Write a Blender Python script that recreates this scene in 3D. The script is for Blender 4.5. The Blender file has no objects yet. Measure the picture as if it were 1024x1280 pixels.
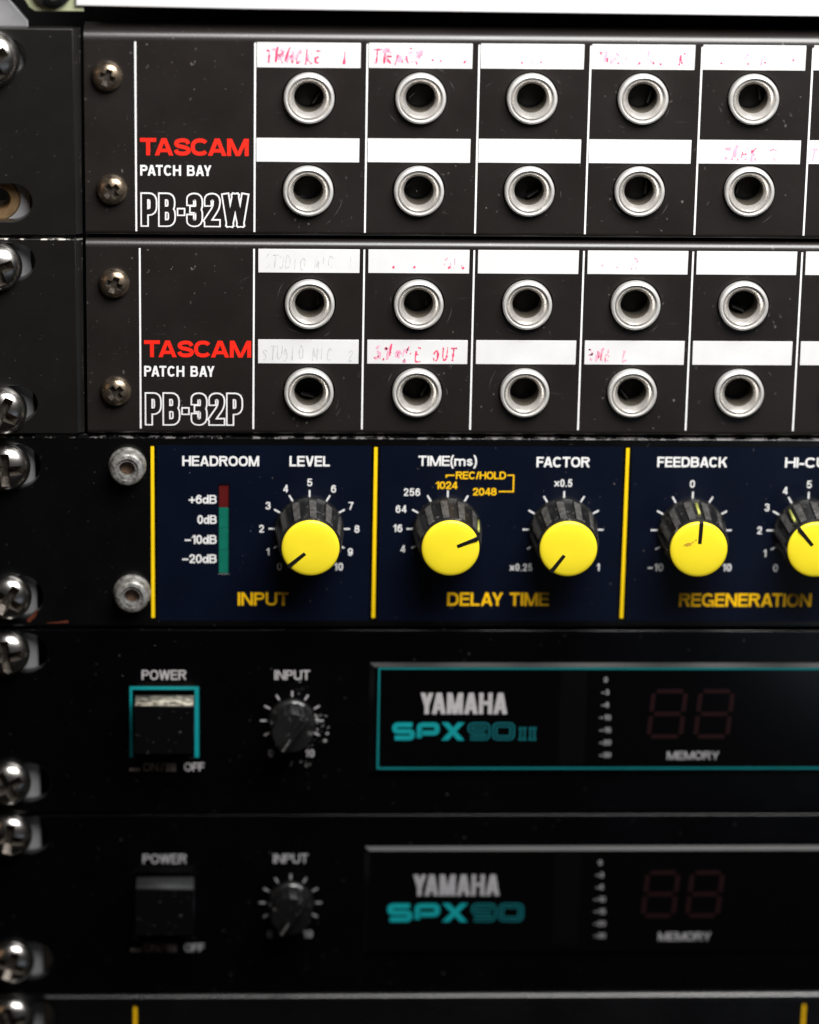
import bpy, bmesh, math, random
from mathutils import Vector, Matrix

random.seed(11)
SC = bpy.context.scene
COL = SC.collection
R = math.radians
K = 0.001                                     # all dimensions below are millimetres of the real rack

# ------------------------------------------------------------------ camera, world, lamps, exposure
cam_data = bpy.data.cameras.new('camera')
cam = bpy.data.objects.new('camera', cam_data)
COL.objects.link(cam)
SC.camera = cam
CX, CY, CZ = -22.05, -747.84, 139.02          # lens position
pitch, yaw, roll = 0.3157, 0.05144, 0.01872
fw = Vector((math.sin(yaw)*math.cos(pitch), math.cos(yaw)*math.cos(pitch), -math.sin(pitch)))
rt = Vector((math.cos(yaw), -math.sin(yaw), 0))
up = rt.cross(fw)
r2 = rt*math.cos(roll) + up*math.sin(roll)
u2 = -rt*math.sin(roll) + up*math.cos(roll)
mw = Matrix((r2, u2, -fw)).transposed().to_4x4()
mw.translation = Vector((CX, CY, CZ))*K
cam.matrix_world = mw
cam_data.sensor_fit = 'VERTICAL'
cam_data.sensor_height = 36
cam_data.sensor_width = 28.8
cam_data.lens = 4477.36/1280*36
cam_data.clip_start = 0.02
cam_data.clip_end = 20
cam_data.dof.use_dof = True
cam_data.dof.focus_distance = (Vector((-10, 0, -52)) - Vector((CX, CY, CZ))).dot(fw)*K
cam_data.dof.aperture_fstop = 6.0
cam_data.dof.aperture_blades = 8

world = bpy.data.worlds.new('World')
SC.world = world
world.use_nodes = True
bg = world.node_tree.nodes['Background']
bg.inputs[0].default_value = (0.9, 0.75, 0.62, 1)
bg.inputs[1].default_value = 0.008

def area_lamp(name, loc, target, sx, sy, power, color):
    ld = bpy.data.lights.new(name, 'AREA')
    ld.shape = 'RECTANGLE'
    ld.size, ld.size_y = sx, sy
    ld.energy = power
    ld.color = color
    lo = bpy.data.objects.new(name, ld)
    COL.objects.link(lo)
    lo.location = loc
    lo.rotation_euler = (Vector(target) - Vector(loc)).to_track_quat('-Z', 'Y').to_euler()
    return lo
area_lamp('key_lamp', (0.14, -0.275, 0.300), (0.02, 0, -0.05), 0.36, 0.26, 6.2, (1.0, 0.985, 0.965))
area_lamp('sheen_fill', (0.60, -0.95, -0.47), (0.10, 0, -0.12), 0.7, 0.17, 0.26, (0.72, 0.84, 1.0))  # added fill lamp, laid out to give the right-hand panels a sheen
area_lamp('warm_fill', (-0.55, -0.35, 0.10), (-0.05, 0, -0.1), 0.16, 0.3, 0.16, (1.0, 0.62, 0.35))  # added lamp that only supplies warm reflections

SC.render.engine = 'CYCLES'
SC.cycles.use_denoising = True
SC.cycles.max_bounces = 8
SC.view_settings.view_transform = 'Standard'
SC.view_settings.look = 'None'
SC.view_settings.exposure = 0.0
SC.view_settings.gamma = 1.0
SC.view_settings.use_curve_mapping = False

# ------------------------------------------------------------------ materials
def nd(nt, t, **kw):
    n = nt.nodes.new(t)
    for k, v in kw.items():
        setattr(n, k, v)
    return n

def mat(name, color, rough=0.5, metal=0.0, spec=0.5, vary=0.0, vary_scale=90, grain=0.0, grain_scale=2500,
        rough_vary=0.0, dust=0.0, dust_scale=420, dust_color=(0.30, 0.28, 0.26), coat=0.0, scratch=0.0, edge=None):
    m = bpy.data.materials.new(name)
    m.use_nodes = True
    nt = m.node_tree
    b = nt.nodes['Principled BSDF']
    L = nt.links.new
    b.inputs['Base Color'].default_value = (*color, 1)
    b.inputs['Roughness'].default_value = rough
    b.inputs['Metallic'].default_value = metal
    b.inputs['Specular IOR Level'].default_value = spec
    b.inputs['Coat Weight'].default_value = coat
    b.inputs['Coat Roughness'].default_value = 0.27
    tc = nd(nt, 'ShaderNodeTexCoord')
    col = None
    def noise(scale, detail=4, rough_=0.6):
        n = nd(nt, 'ShaderNodeTexNoise')
        n.inputs['Scale'].default_value = scale
        n.inputs['Detail'].default_value = detail
        n.inputs['Roughness'].default_value = rough_
        L(tc.outputs['Object'], n.inputs['Vector'])
        return n
    def ramp(src, a, z):
        r = nd(nt, 'ShaderNodeMapRange')
        r.inputs[1].default_value, r.inputs[2].default_value = a, z
        L(src, r.inputs[0])
        return r.outputs[0]
    def mix(fac, a, bcol):
        x = nd(nt, 'ShaderNodeMix', data_type='RGBA')
        L(fac, x.inputs[0])
        if isinstance(a, tuple): x.inputs[6].default_value = (*a, 1)
        else: L(a, x.inputs[6])
        x.inputs[7].default_value = (*bcol, 1)
        return x.outputs[2]
    if vary:
        n = noise(vary_scale, 5)
        f = ramp(n.outputs[0], 0.35, 0.7)
        x = nd(nt, 'ShaderNodeMix', data_type='RGBA')
        L(f, x.inputs[0])
        x.inputs[6].default_value = (*[c*(1-vary) for c in color], 1)
        x.inputs[7].default_value = (*[min(1, c*(1+vary)) for c in color], 1)
        col = x.outputs[2]
    if edge:                                   # paint chipped to bare metal along an upper edge (z in the part's own frame, metres)
        z0, z1, ecol, thr = edge
        sp = nd(nt, 'ShaderNodeSeparateXYZ'); L(tc.outputs['Object'], sp.inputs[0])
        f1 = ramp(sp.outputs[2], z0, z1)
        n = noise(330, 6, 0.7)
        f2 = ramp(n.outputs[0], thr, thr + 0.04)
        mu = nd(nt, 'ShaderNodeMath', operation='MULTIPLY'); L(f1, mu.inputs[0]); L(f2, mu.inputs[1])
        col = mix(mu.outputs[0], col if col is not None else color, ecol)
    if dust:
        n = noise(dust_scale, 3, 0.5)
        big = noise(28, 2)
        mu = nd(nt, 'ShaderNodeMath', operation='MULTIPLY')
        L(ramp(n.outputs[0], 0.70 - 0.1*dust, 0.80), mu.inputs[0]); L(ramp(big.outputs[0], 0.4, 0.75), mu.inputs[1])
        col = mix(mu.outputs[0], col if col is not None else color, dust_color)
    if scratch:
        mp = nd(nt, 'ShaderNodeMapping')
        mp.inputs['Rotation'].default_value = (0.2, 0.7, 0.1)
        mp.inputs['Scale'].default_value = (1.0, 1.0, 22.0)
        L(tc.outputs['Object'], mp.inputs[0])
        n = nd(nt, 'ShaderNodeTexNoise'); n.inputs['Scale'].default_value = 160; n.inputs['Detail'].default_value = 3
        L(mp.outputs[0], n.inputs['Vector'])
        f = ramp(n.outputs[0], 0.73, 0.80)
        mu = nd(nt, 'ShaderNodeMath', operation='MULTIPLY'); L(f, mu.inputs[0]); mu.inputs[1].default_value = scratch
        col = mix(mu.outputs[0], col if col is not None else color, (0.16, 0.15, 0.15))
    if col is not None:
        L(col, b.inputs['Base Color'])
    if rough_vary:
        n = noise(60, 6)
        r = nd(nt, 'ShaderNodeMapRange'); L(n.outputs[0], r.inputs[0])
        r.inputs[1].default_value, r.inputs[2].default_value = 0.3, 0.7
        r.inputs[3].default_value, r.inputs[4].default_value = max(0.03, rough - rough_vary), min(1, rough + rough_vary)
        L(r.outputs[0], b.inputs['Roughness'])
    if grain:
        n = noise(grain_scale, 2)
        bp = nd(nt, 'ShaderNodeBump')
        bp.inputs['Strength'].default_value = grain
        bp.inputs['Distance'].default_value = 0.0001
        L(n.outputs[0], bp.inputs['Height'])
        L(bp.outputs[0], b.inputs['Normal'])
    return m

M = dict(
    bay_paint=mat('brown_black_textured_paint', (0.0100, 0.0076, 0.0067), 0.42, spec=0.33, vary=0.15, grain=0.22, dust=0.12, dust_scale=900, scratch=0.25, rough_vary=0.06, coat=0.7),
    ear_paint=mat('black_satin_paint', (0.0058, 0.0052, 0.0049), 0.42, spec=0.32, vary=0.2, grain=0.12, dust=0.12, dust_scale=900, scratch=0.25, coat=0.3),
    ear_chipped=mat('chipped_black_satin_paint', (0.0052, 0.0047, 0.0043), 0.42, spec=0.32, vary=0.2, grain=0.12, dust=0.12, dust_scale=900, scratch=0.25, coat=0.3,
                    edge=(0.02140, 0.02158, (0.75, 0.7, 0.64), 0.53)),
    delay_paint=mat('gloss_black_paint', (0.0022, 0.0022, 0.0024), 0.2, vary=0.2, dust=0.1, dust_scale=900, rough_vary=0.05,
                    edge=(0.02155, 0.02175, (0.16, 0.15, 0.15), 0.5)),
    navy=mat('navy_screen_print', (0.0019, 0.0036, 0.0112), 0.30, spec=0.35, vary=0.15, grain=0.05, dust=0.1, dust_scale=900),
    fx_paint=mat('black_satin_front', (0.0008, 0.0008, 0.0012), 0.2, vary=0.25, dust=0.08, dust_scale=900, rough_vary=0.04, spec=0.4),
    fx_bezel=mat('black_satin_bezel', (0.0014, 0.0014, 0.0018), 0.40, spec=0.42, vary=0.2, rough_vary=0.05),
    unit_paint=mat('black_edge_paint', (0.0014, 0.0014, 0.0018), 0.28, spec=1.0, vary=0.2, rough_vary=0.04),
    small_knob=mat('gloss_black_knob', (0.004, 0.004, 0.0042), 0.3, vary=0.3, dust=0.3, dust_scale=800, coat=0.4),
    scuffed_knob=mat('scuffed_black_knob', (0.007, 0.007, 0.0072), 0.32, vary=0.4, dust=0.7, dust_scale=420, dust_color=(0.16, 0.155, 0.15), coat=0.5),
    clump=mat('pale_dust_clump', (0.24, 0.235, 0.23), 0.8, vary=0.5, vary_scale=900),
    teal_frame=mat('teal_frame_print', (0.0, 0.165, 0.175), 0.5, vary=0.1),
    fx_window=mat('black_acrylic_window', (0.0012, 0.0012, 0.0015), 0.12),
    chassis=mat('dark_steel_chassis', (0.006, 0.006, 0.006), 0.6, vary=0.2),
    white_print=mat('white_print', (0.80, 0.80, 0.80), 0.6, vary=0.05, vary_scale=700),
    grey_print=mat('pale_grey_print', (0.42, 0.40, 0.41), 0.6, vary=0.1, vary_scale=700),  # grey ink, also toned down for light falloff on the lower units
    dim_print=mat('grey_print', (0.29, 0.285, 0.30), 0.6, vary=0.1, vary_scale=700),  # darker copy: light falloff down the rack put into the print
    shaded_print=mat('shaded_grey_print', (0.26, 0.22, 0.21), 0.6, vary=0.1, vary_scale=700),  # shade under the power button put into the print colour
    red_print=mat('red_print', (0.80, 0.012, 0.001), 0.55, vary=0.05),
    yellow_print=mat('yellow_print', (0.90, 0.60, 0.0), 0.5, vary=0.05),
    amber_print=mat('amber_print', (0.98, 0.55, 0.0), 0.5, vary=0.05),
    teal_print=mat('teal_print', (0.0, 0.25, 0.27), 0.5, vary=0.1),
    teal_dim=mat('dark_teal_print', (0.0, 0.105, 0.12), 0.5, vary=0.1),
    label=mat('white_label_strip', (0.66, 0.66, 0.665), 0.5, vary=0.03, vary_scale=200),
    pink_ink=mat('faded_pink_marker', (0.74, 0.06, 0.16), 0.6, vary=0.3, vary_scale=900),
    pale_ink=mat('very_faded_pink_marker', (0.78, 0.36, 0.48), 0.6, vary=0.15, vary_scale=900),
    pencil=mat('faded_grey_pencil', (0.50, 0.515, 0.53), 0.6, vary=0.15, vary_scale=900),
    nickel=mat('dull_nickel', (0.80, 0.79, 0.77), 0.34, metal=0.5, vary=0.14, vary_scale=350, rough_vary=0.1),
    sleeve=mat('worn_nickel_sleeve', (0.80, 0.77, 0.73), 0.30, metal=0.72, vary=0.15, vary_scale=350, rough_vary=0.1),
    nickel_in=mat('jack_barrel_nickel', (0.20, 0.175, 0.14), 0.4, metal=0.6, vary=0.2, vary_scale=400),
    jack_black=mat('jack_inside_black', (0.004, 0.004, 0.004), 0.7),
    bronze=mat('tarnished_screw', (0.21, 0.165, 0.12), 0.30, metal=0.9, vary=0.45, vary_scale=500, rough_vary=0.15, grain=0.3, grain_scale=1500),
    chrome=mat('dark_chrome', (0.36, 0.345, 0.33), 0.25, metal=1.0, vary=0.15, vary_scale=300, rough_vary=0.06),
    alu_worn=mat('corroded_aluminium', (0.27, 0.265, 0.25), 0.45, metal=0.5, vary=0.65, vary_scale=900, grain=0.8, grain_scale=1600),
    socket=mat('rusty_socket', (0.10, 0.055, 0.03), 0.7, vary=0.4, vary_scale=600),
    rail=mat('zinc_plated_steel', (0.30, 0.30, 0.31), 0.5, metal=0.4, vary=0.12, vary_scale=150),
    recess=mat('darkened_drive_recess', (0.10, 0.085, 0.07), 0.45, metal=0.6, vary=0.5, vary_scale=800),  # drive recess darkened in colour to damp its glint
    brass=mat('brass_insert', (0.34, 0.22, 0.11), 0.4, metal=0.7, vary=0.3, vary_scale=400),
    silver=mat('pale_aluminium_front', (0.68, 0.68, 0.685), 0.45, metal=0.15, vary=0.03),
    olive=mat('greenish_beige_paint', (0.34, 0.36, 0.22), 0.5, vary=0.15),
    knob=mat('black_knob_plastic', (0.0065, 0.0065, 0.007), 0.40, vary=0.3, grain=0.3, dust=0.9, dust_scale=700),
    knob_rib=mat('dusty_knob_rib', (0.062, 0.060, 0.057), 0.55, vary=0.5, vary_scale=800, grain=0.5, dust=0.8, dust_scale=700),
    cap=mat('yellow_knob_cap', (0.87, 0.70, 0.022), 0.40, vary=0.03, vary_scale=120),
    pointer=mat('black_pointer', (0.004, 0.004, 0.004), 0.4),
    skirt_line=mat('faded_yellow_green_line', (0.42, 0.44, 0.10), 0.5, vary=0.3, vary_scale=600),
    led_red=mat('unlit_red_bar', (0.085, 0.006, 0.006), 0.35, vary=0.1, vary_scale=500),
    led_green=mat('unlit_green_bar', (0.004, 0.125, 0.085), 0.35, vary=0.12, vary_scale=300),
    digit=mat('unlit_red_segment', (0.0105, 0.0013, 0.0018), 0.4),
    meter=mat('smoked_meter_strip', (0.0017, 0.0017, 0.002), 0.2),
    button=mat('black_button', (0.002, 0.002, 0.0022), 0.25, dust=0.1, dust_scale=900),
    dust=mat('grey_dust', (0.42, 0.40, 0.38), 0.9, vary=0.4, vary_scale=900),
    smudge=mat('brown_smudge', (0.46, 0.25, 0.02), 0.7, vary=0.3, vary_scale=900),
    scuff=mat('pale_scuff', (0.075, 0.072, 0.075), 0.45, vary=0.4, vary_scale=900),
    grime=mat('dusty_ledge', (0.27, 0.25, 0.20), 0.85, vary=0.9, vary_scale=650, grain=0.6, grain_scale=900),
    ledge=mat('dusty_grey_ledge', (0.012, 0.013, 0.014), 0.7, vary=0.3, vary_scale=300),
    warm_glint=mat('painted_rim_glint', (0.075, 0.017, 0.007), 0.45, vary=0.4, vary_scale=500),  # warm reflection put into a flat colour
)

# ------------------------------------------------------------------ mesh helpers (millimetres in, metres out)
ORIGIN = {}
def link(name, me, m=None, parent=None, origin=(0, 0, 0)):
    o = bpy.data.objects.new(name, me)
    COL.objects.link(o)
    if m:
        for x in (m if isinstance(m, (list, tuple)) else [m]):
            me.materials.append(x)
    po = Vector((0, 0, 0))
    if parent is not None:
        o.parent = parent
        po = ORIGIN[parent.name]
    ORIGIN[o.name] = Vector(origin)
    o.location = (Vector(origin) - po)*K
    return o

def thing(name, label, cat, origin, group=None):
    o = bpy.data.objects.new(name, None)
    COL.objects.link(o)
    o.empty_display_size = 0.01
    o.location = Vector(origin)*K
    ORIGIN[o.name] = Vector(origin)
    o['label'] = label; o['category'] = cat
    if group: o['group'] = group
    return o

def obj(name, bm, m, parent=None, origin=(0, 0, 0), smooth=35, recalc=True):
    """bm holds scene millimetres; the mesh is stored around its own origin"""
    if recalc: bmesh.ops.recalc_face_normals(bm, faces=bm.faces)
    for v in bm.verts:
        v.co = (v.co - Vector(origin))*K
    me = bpy.data.meshes.new(name)
    bm.to_mesh(me); bm.free()
    if smooth:
        me.polygons.foreach_set('use_smooth', [True]*len(me.polygons))
        me.set_sharp_from_angle(angle=R(smooth))
        for f in me.polygons:
            if abs(f.normal.y) > .9995 or len(f.vertices) > 4: f.use_smooth = False
    return link(name, me, m, parent, origin)

def add_box(bm, x0, x1, y0, y1, z0, z1, bev=0.0, seg=2):
    t = bmesh.new()
    vs = [t.verts.new((x, y, z)) for x in (x0, x1) for y in (y0, y1) for z in (z0, z1)]
    for f in ((0, 1, 3, 2), (4, 6, 7, 5), (0, 4, 5, 1), (2, 3, 7, 6), (0, 2, 6, 4), (1, 5, 7, 3)):
        t.faces.new([vs[i] for i in f])
    if bev:
        bmesh.ops.bevel(t, geom=t.edges[:], offset=bev, segments=seg, profile=0.5, affect='EDGES')
    merge(bm, t)

def merge(bm, t):
    me = bpy.data.meshes.new('tmp')
    t.to_mesh(me); t.free()
    bm.from_mesh(me)
    bpy.data.meshes.remove(me)

def lathe(bm, prof, c=(0, 0, 0), seg=48, rfun=None, mat_fun=None):
    """profile of (radius, y) turned about the Y axis through c"""
    rings = []
    for r, y in prof:
        if r < 1e-6:
            rings.append([bm.verts.new((c[0], c[1] + y, c[2]))])
        else:
            ring = []
            for i in range(seg):
                a = 2*math.pi*i/seg
                q = rfun(r, y, a) if rfun else r
                ring.append(bm.verts.new((c[0] + q*math.sin(a), c[1] + y, c[2] + q*math.cos(a))))
            rings.append(ring)
    for k in range(len(rings) - 1):
        A, B = rings[k], rings[k+1]
        for i in range(seg):
            j = (i+1) % seg
            if len(A) == 1 and len(B) == 1: continue
            if len(A) == 1: f = bm.faces.new((A[0], B[i], B[j]))
            elif len(B) == 1: f = bm.faces.new((A[i], B[0], A[j]))
            else: f = bm.faces.new((A[i], B[i], B[j], A[j]))
            if mat_fun: f.material_index = mat_fun(k, i)

def plate(outline, holes, y_front, thick, bev=0.15, seg=2):
    """flat plate in the XZ plane with real holes and rounded rims, returned as a bmesh"""
    cu = bpy.data.curves.new('tmp', 'CURVE')
    cu.dimensions = '2D'; cu.fill_mode = 'BOTH'
    cu.extrude = thick/2 - bev; cu.bevel_depth = bev; cu.bevel_resolution = seg; cu.offset = -bev
    for pts in [outline] + holes:
        s = cu.splines.new('POLY')
        s.points.add(len(pts) - 1)
        for p, (x, z) in zip(s.points, pts):
            p.co = (x, z, 0, 1)
        s.use_cyclic_u = True
    o = bpy.data.objects.new('tmp', cu)
    COL.objects.link(o)
    dg = bpy.context.evaluated_depsgraph_get()
    me = bpy.data.meshes.new_from_object(o.evaluated_get(dg))
    bm = bmesh.new(); bm.from_mesh(me)
    for v in bm.verts:
        a, b, c = v.co
        v.co = (a, y_front + thick/2 - c, b)
    bmesh.ops.remove_doubles(bm, verts=bm.verts, dist=0.0005)
    bpy.data.objects.remove(o); bpy.data.curves.remove(cu); bpy.data.meshes.remove(me)
    return bm

def circle(x, z, r, n=40):
    return [(x + r*math.cos(2*math.pi*i/n), z + r*math.sin(2*math.pi*i/n)) for i in range(n)]
def rect(x0, x1, z0, z1):
    return [(x0, z0), (x1, z0), (x1, z1), (x0, z1)]
def stadium(x0, x1, z, r, n=14):
    p = []
    for i in range(n+1):
        a = -math.pi/2 + math.pi*i/n
        p.append((x1 - r + r*math.cos(a), z + r*math.sin(a)))
    for i in range(n+1):
        a = math.pi/2 + math.pi*i/n
        p.append((x0 + r + r*math.cos(a), z + r*math.sin(a)))
    return p

def cut(o, cutter):
    md = o.modifiers.new('cut', 'BOOLEAN'); md.operation = 'DIFFERENCE'; md.object = cutter; md.solver = 'EXACT'
    dg = bpy.context.evaluated_depsgraph_get()
    me = bpy.data.meshes.new_from_object(o.evaluated_get(dg))
    o.modifiers.clear()
    me.polygons.foreach_set('use_smooth', [True]*len(me.polygons))
    me.set_sharp_from_angle(angle=R(32))
    o.data = me
    bpy.data.objects.remove(cutter)

def copy_tree(o, parent=None):
    c = o.copy()
    COL.objects.link(c)
    c.parent = parent
    for ch in list(o.children):
        copy_tree(ch, c)
    return c

def proud(x, z, y):
    """a point measured on the panel plane, moved along its sight line onto a surface standing proud of it"""
    t = (y - CY)/(0 - CY)
    return CX + (x - CX)*t, CZ + (z - CZ)*t

# ------------------------------------------------------------------ lettering: grotesque capitals drawn as strokes
def ell(cx, cy, rx, ry, a0, a1, n=14, p=2.35):
    out = []
    for i in range(n+1):
        a = R(a0 + (a1 - a0)*i/n)
        c, s = math.cos(a), math.sin(a)
        out.append((cx + rx*math.copysign(abs(c)**(2/p), c), cy + ry*math.copysign(abs(s)**(2/p), s)))
    return out
def smooth_curve(P, n=5):
    out = []
    Q = [P[0]] + P + [P[-1]]
    for k in range(1, len(Q) - 2):
        p0, p1, p2, p3 = Q[k-1:k+3]
        for i in range(n):
            t = i/n
            out.append(tuple(0.5*((2*p1[d]) + (-p0[d]+p2[d])*t + (2*p0[d]-5*p1[d]+4*p2[d]-p3[d])*t*t + (-p0[d]+3*p1[d]-3*p2[d]+p3[d])*t**3) for d in (0, 1)))
    out.append(P[-1])
    return out
def ribbon(pts, w, closed=False, widths=None):
    """quads of a stroke of width w along pts, mitred"""
    d = [pts[0]]
    for p in pts[1:]:
        if math.hypot(p[0]-d[-1][0], p[1]-d[-1][1]) > 1e-5: d.append(p)
    if not widths: pts = d
    n = len(pts); L = []; Rr = []
    for i in range(n):
        a = pts[i-1] if (i > 0 or closed) else None
        b = pts[i]; c = pts[(i+1) % n] if (i < n-1 or closed) else None
        def nrm(p, q):
            dx, dy = q[0]-p[0], q[1]-p[1]; l = math.hypot(dx, dy) or 1
            return (-dy/l, dx/l)
        if a is None: m = nrm(b, c); s = 1
        elif c is None: m = nrm(a, b); s = 1
        else:
            n1, n2 = nrm(a, b), nrm(b, c)
            mx, my = n1[0]+n2[0], n1[1]+n2[1]; l = math.hypot(mx, my)
            if l < 1e-6: m = n1; s = 1
            else:
                m = (mx/l, my/l); s = min(2.2, 1/max(0.2, m[0]*n1[0]+m[1]*n1[1]))
        h = (widths[i] if widths else w)/2*s
        L.append((b[0]+m[0]*h, b[1]+m[1]*h)); Rr.append((b[0]-m[0]*h, b[1]-m[1]*h))
    q = []
    for i in range(n if closed else n-1):
        j = (i+1) % n
        q.append([L[i], L[j], Rr[j], Rr[i]])
    return q
GW = dict(A=.74, B=.70, C=.73, D=.72, E=.62, F=.58, G=.76, H=.72, K=.72, L=.56, M=.86, N=.73, O=.77, P=.66, R=.71, S=.67,
          T=.64, U=.72, V=.69, W=.98, X=.70, Y=.69, d=.60, m=.88, s=.53)
for _d in '02345689': GW[_d] = .58
GW['7'] = .55; GW['1'] = .40; GW['4'] = .60; GW['+'] = .62; GW['_'] = .60; GW['x'] = .62; GW['-'] = .36; GW['/'] = .36
FIX = {'I': 1.0, '.': 1.0}

def glyph(ch, W, w):
    """list of strokes, each a list of convex polygons in cap-height units"""
    h = w/2
    X = lambda u: h + u*(W-w)
    Y = lambda v: h + v*(1-w)
    def C(P, n=5): return ribbon(smooth_curve([(X(u), Y(v)) for u, v in P], n), w)
    def bar(x0, x1, y, t=None): t = t or w*.92; return [[(x0, y-t/2), (x1, y-t/2), (x1, y+t/2), (x0, y+t/2)]]
    def stem(x, y0=0, y1=1): return [[(x-h, y0), (x+h, y0), (x+h, y1), (x-h, y1)]]
    def leg(x0, y0, x1, y1, t=None):
        t = t or w*1.08; return [[(x0, y0), (x0+t, y0), (x1+t, y1), (x1, y1)]]
    top, bot, mid = 1-h*.92, h*.92, .52
    l = w*1.08
    if ch == 'A': return [leg(0, 0, W/2-l*.56, 1), leg(W-l, 0, W/2-l*.44, 1), bar(W*.22, W*.78, .29, w*.85)]
    if ch == 'B': return [stem(h), ribbon([(h, 1-h), (W*.55, 1-h)] + ell(W*.58, (1-h+mid)/2, W*.42-w*.75, (1-h-mid)/2, 90, -90, 10)[1:-1] + [(W*.55, mid), (h, mid)], w*.95),
                          ribbon([(h, mid), (W*.55, mid)] + ell(W*.58, (h+mid)/2, W*.42-h, (mid-h)/2, 90, -90, 10)[1:-1] + [(W*.55, h), (h, h)], w*.95)]
    if ch == 'C': return [ribbon(ell(W/2, .5, W/2-h, .5-h, 38, 322, 26), w)]
    if ch == 'G': return [ribbon(ell(W/2, .5, W/2-h, .5-h, 38, 300, 24), w), bar(W*.55, W, .42, w*.85), stem(W-h*.9, 0, .46)]
    if ch == 'D': return [stem(h), ribbon([(h, 1-h), (W*.45, 1-h)] + ell(W*.45, .5, W*.55-h, .5-h, 90, -90, 14)[1:-1] + [(W*.45, h), (h, h)], w)]
    if ch == 'E': return [stem(h), bar(h, W, top), bar(h, W*.95, mid), bar(h, W, bot)]
    if ch == 'F': return [stem(h), bar(h, W, top), bar(h, W*.92, mid*.96)]
    if ch == 'H': return [stem(h), stem(W-h), bar(h, W-h, .52)]
    if ch == 'I': return [stem(h)]
    if ch == 'K': return [stem(h), leg(W*.18, .42, W-l*1.15, 1, l*1.1), leg(W-l*1.12, 0, W*.34, .62, l*1.1)]
    if ch == 'L': return [stem(h), bar(h, W, bot)]
    if ch == 'M': return [stem(h), stem(W-h), leg(W/2-l*.5, 0, w*.15, 1, l*.95), leg(W/2-l*.45, 0, W-w*.15-l*.95, 1, l*.95)]
    if ch == 'N': return [stem(h), stem(W-h), leg(W-l*1.02, 0, w*.02, 1, l)]
    if ch in 'O0': return [ribbon(ell(W/2, .5, W/2-h, .5-h, 0, 345, 23), w, True)]
    if ch == 'P': return [stem(h), ribbon([(h, 1-h), (W*.55, 1-h)] + ell(W*.56, .715, W*.44-h, .285-h, 90, -90, 10)[1:-1] + [(W*.55, .43+h), (h, .43+h)], w*.95)]
    if ch == 'R': return [stem(h), ribbon([(h, 1-h), (W*.55, 1-h)] + ell(W*.56, .73, W*.42-h, .27-h, 90, -90, 10)[1:-1] + [(W*.55, .46+h), (h, .46+h)], w*.95), leg(W-l, 0, W*.45, .5)]
    if ch == 'S': return [C([(.97, .73), (.84, .94), (.5, 1), (.13, .92), (.03, .73), (.18, .58), (.5, .51), (.84, .42), (1, .25), (.87, .06), (.5, 0), (.12, .07), (0, .28)])]
    if ch == 'T': return [bar(0, W, top, w), stem(W/2, 0, 1-h)]
    if ch == 'U': return [ribbon([(h, 1), (h, .4)] + ell(W/2, .36, W/2-h, .36-h, 180, 360, 14)[1:-1] + [(W-h, .4), (W-h, 1)], w)]
    if ch == 'V': return [leg(W/2-l*.56, 0, 0, 1), leg(W/2-l*.44, 0, W-l, 1)]
    if ch == 'W': return [leg(W*.27-l*.5, 0, 0, 1), leg(W*.27-l*.5, 0, W*.5-l*.5, 1), leg(W*.73-l*.5, 0, W*.5-l*.5, 1), leg(W*.73-l*.5, 0, W-l, 1)]
    if ch == 'X': return [leg(0, 0, W-l*1.15, 1, l*1.15), leg(W-l*1.15, 0, 0, 1, l*1.15)]
    if ch == 'Y': return [leg(W/2-l*.52, .40, 0, 1), leg(W/2-l*.48, .40, W-l, 1), stem(W/2, 0, .46)]
    if ch == '1': return [stem(W-h), leg(0, .68, W-w*1.1, .98, w*.95)]
    if ch == '2': return [C([(.03, .68), (.14, .93), (.5, 1), (.87, .92), (.95, .7), (.8, .48), (.35, .24), (.05, .0)]), bar(h*.6, W, bot)]
    if ch == '3': return [C([(.03, .75), (.15, .94), (.48, 1), (.84, .93), (.94, .75), (.82, .58), (.42, .53)]), C([(.42, .53), (.85, .46), (1, .27), (.86, .06), (.48, 0), (.13, .06), (0, .27)])]
    if ch == '4': return [stem(W*.72), bar(0, W, .27, w*.85), leg(0, .27, W*.72-l*.6, 1, w)]
    if ch == '5': return [bar(W*.16, W*.94, top), leg(W*.02, .44, W*.12, 1, w*.95), C([(.04, .5), (.3, .62), (.6, .63), (.92, .52), (1, .31), (.86, .07), (.5, 0), (.14, .06), (0, .26)])]
    if ch in '69':
        a = [(X(u), Y(v)) for u, v in ((0, .33), (.02, .6), (.15, .88), (.5, 1), (.82, .94), (.95, .78))]
        e = ell(W/2, Y(.32), (W-w)/2, .32*(1-w), 0, 340, 18)
        if ch == '9':
            a = [(W-x, 1-y) for x, y in a]; e = [(W-x, 1-y) for x, y in e]
        return [ribbon(smooth_curve(a), w), ribbon(e, w, True)]
    if ch == '7': return [bar(0, W, top), leg(W*.18, 0, W-l, 1)]
    if ch == '8': return [ribbon(ell(W/2, Y(.765), (W-w)*.43, .235*(1-w), 0, 340, 18), w, True), ribbon(ell(W/2, Y(.265), (W-w)/2, .265*(1-w), 0, 340, 18), w, True)]
    if ch == '+': return [bar(0, W, .42, w), stem(W/2, .42-W/2, .42+W/2)]
    if ch == '_': return [bar(0, W, .42, w)]
    if ch == '-': return [bar(0, W, .36, w)]
    if ch == 'x': return [ribbon([(w*.1, .08), (W-w*.1, .74)], w), ribbon([(w*.1, .74), (W-w*.1, .08)], w)]
    if ch == '.': return [bar(0, w, h, w)]
    if ch == '/': return [leg(0, 0, W-w, 1, w)]
    if ch in '()':
        q = smooth_curve([(.95, 1.08), (.45, .80), (.22, .42), (.45, .04), (.95, -.24)])
        return [ribbon([((u if ch == '(' else 1-u)*W, v) for u, v in q], w*.9)]
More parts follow.
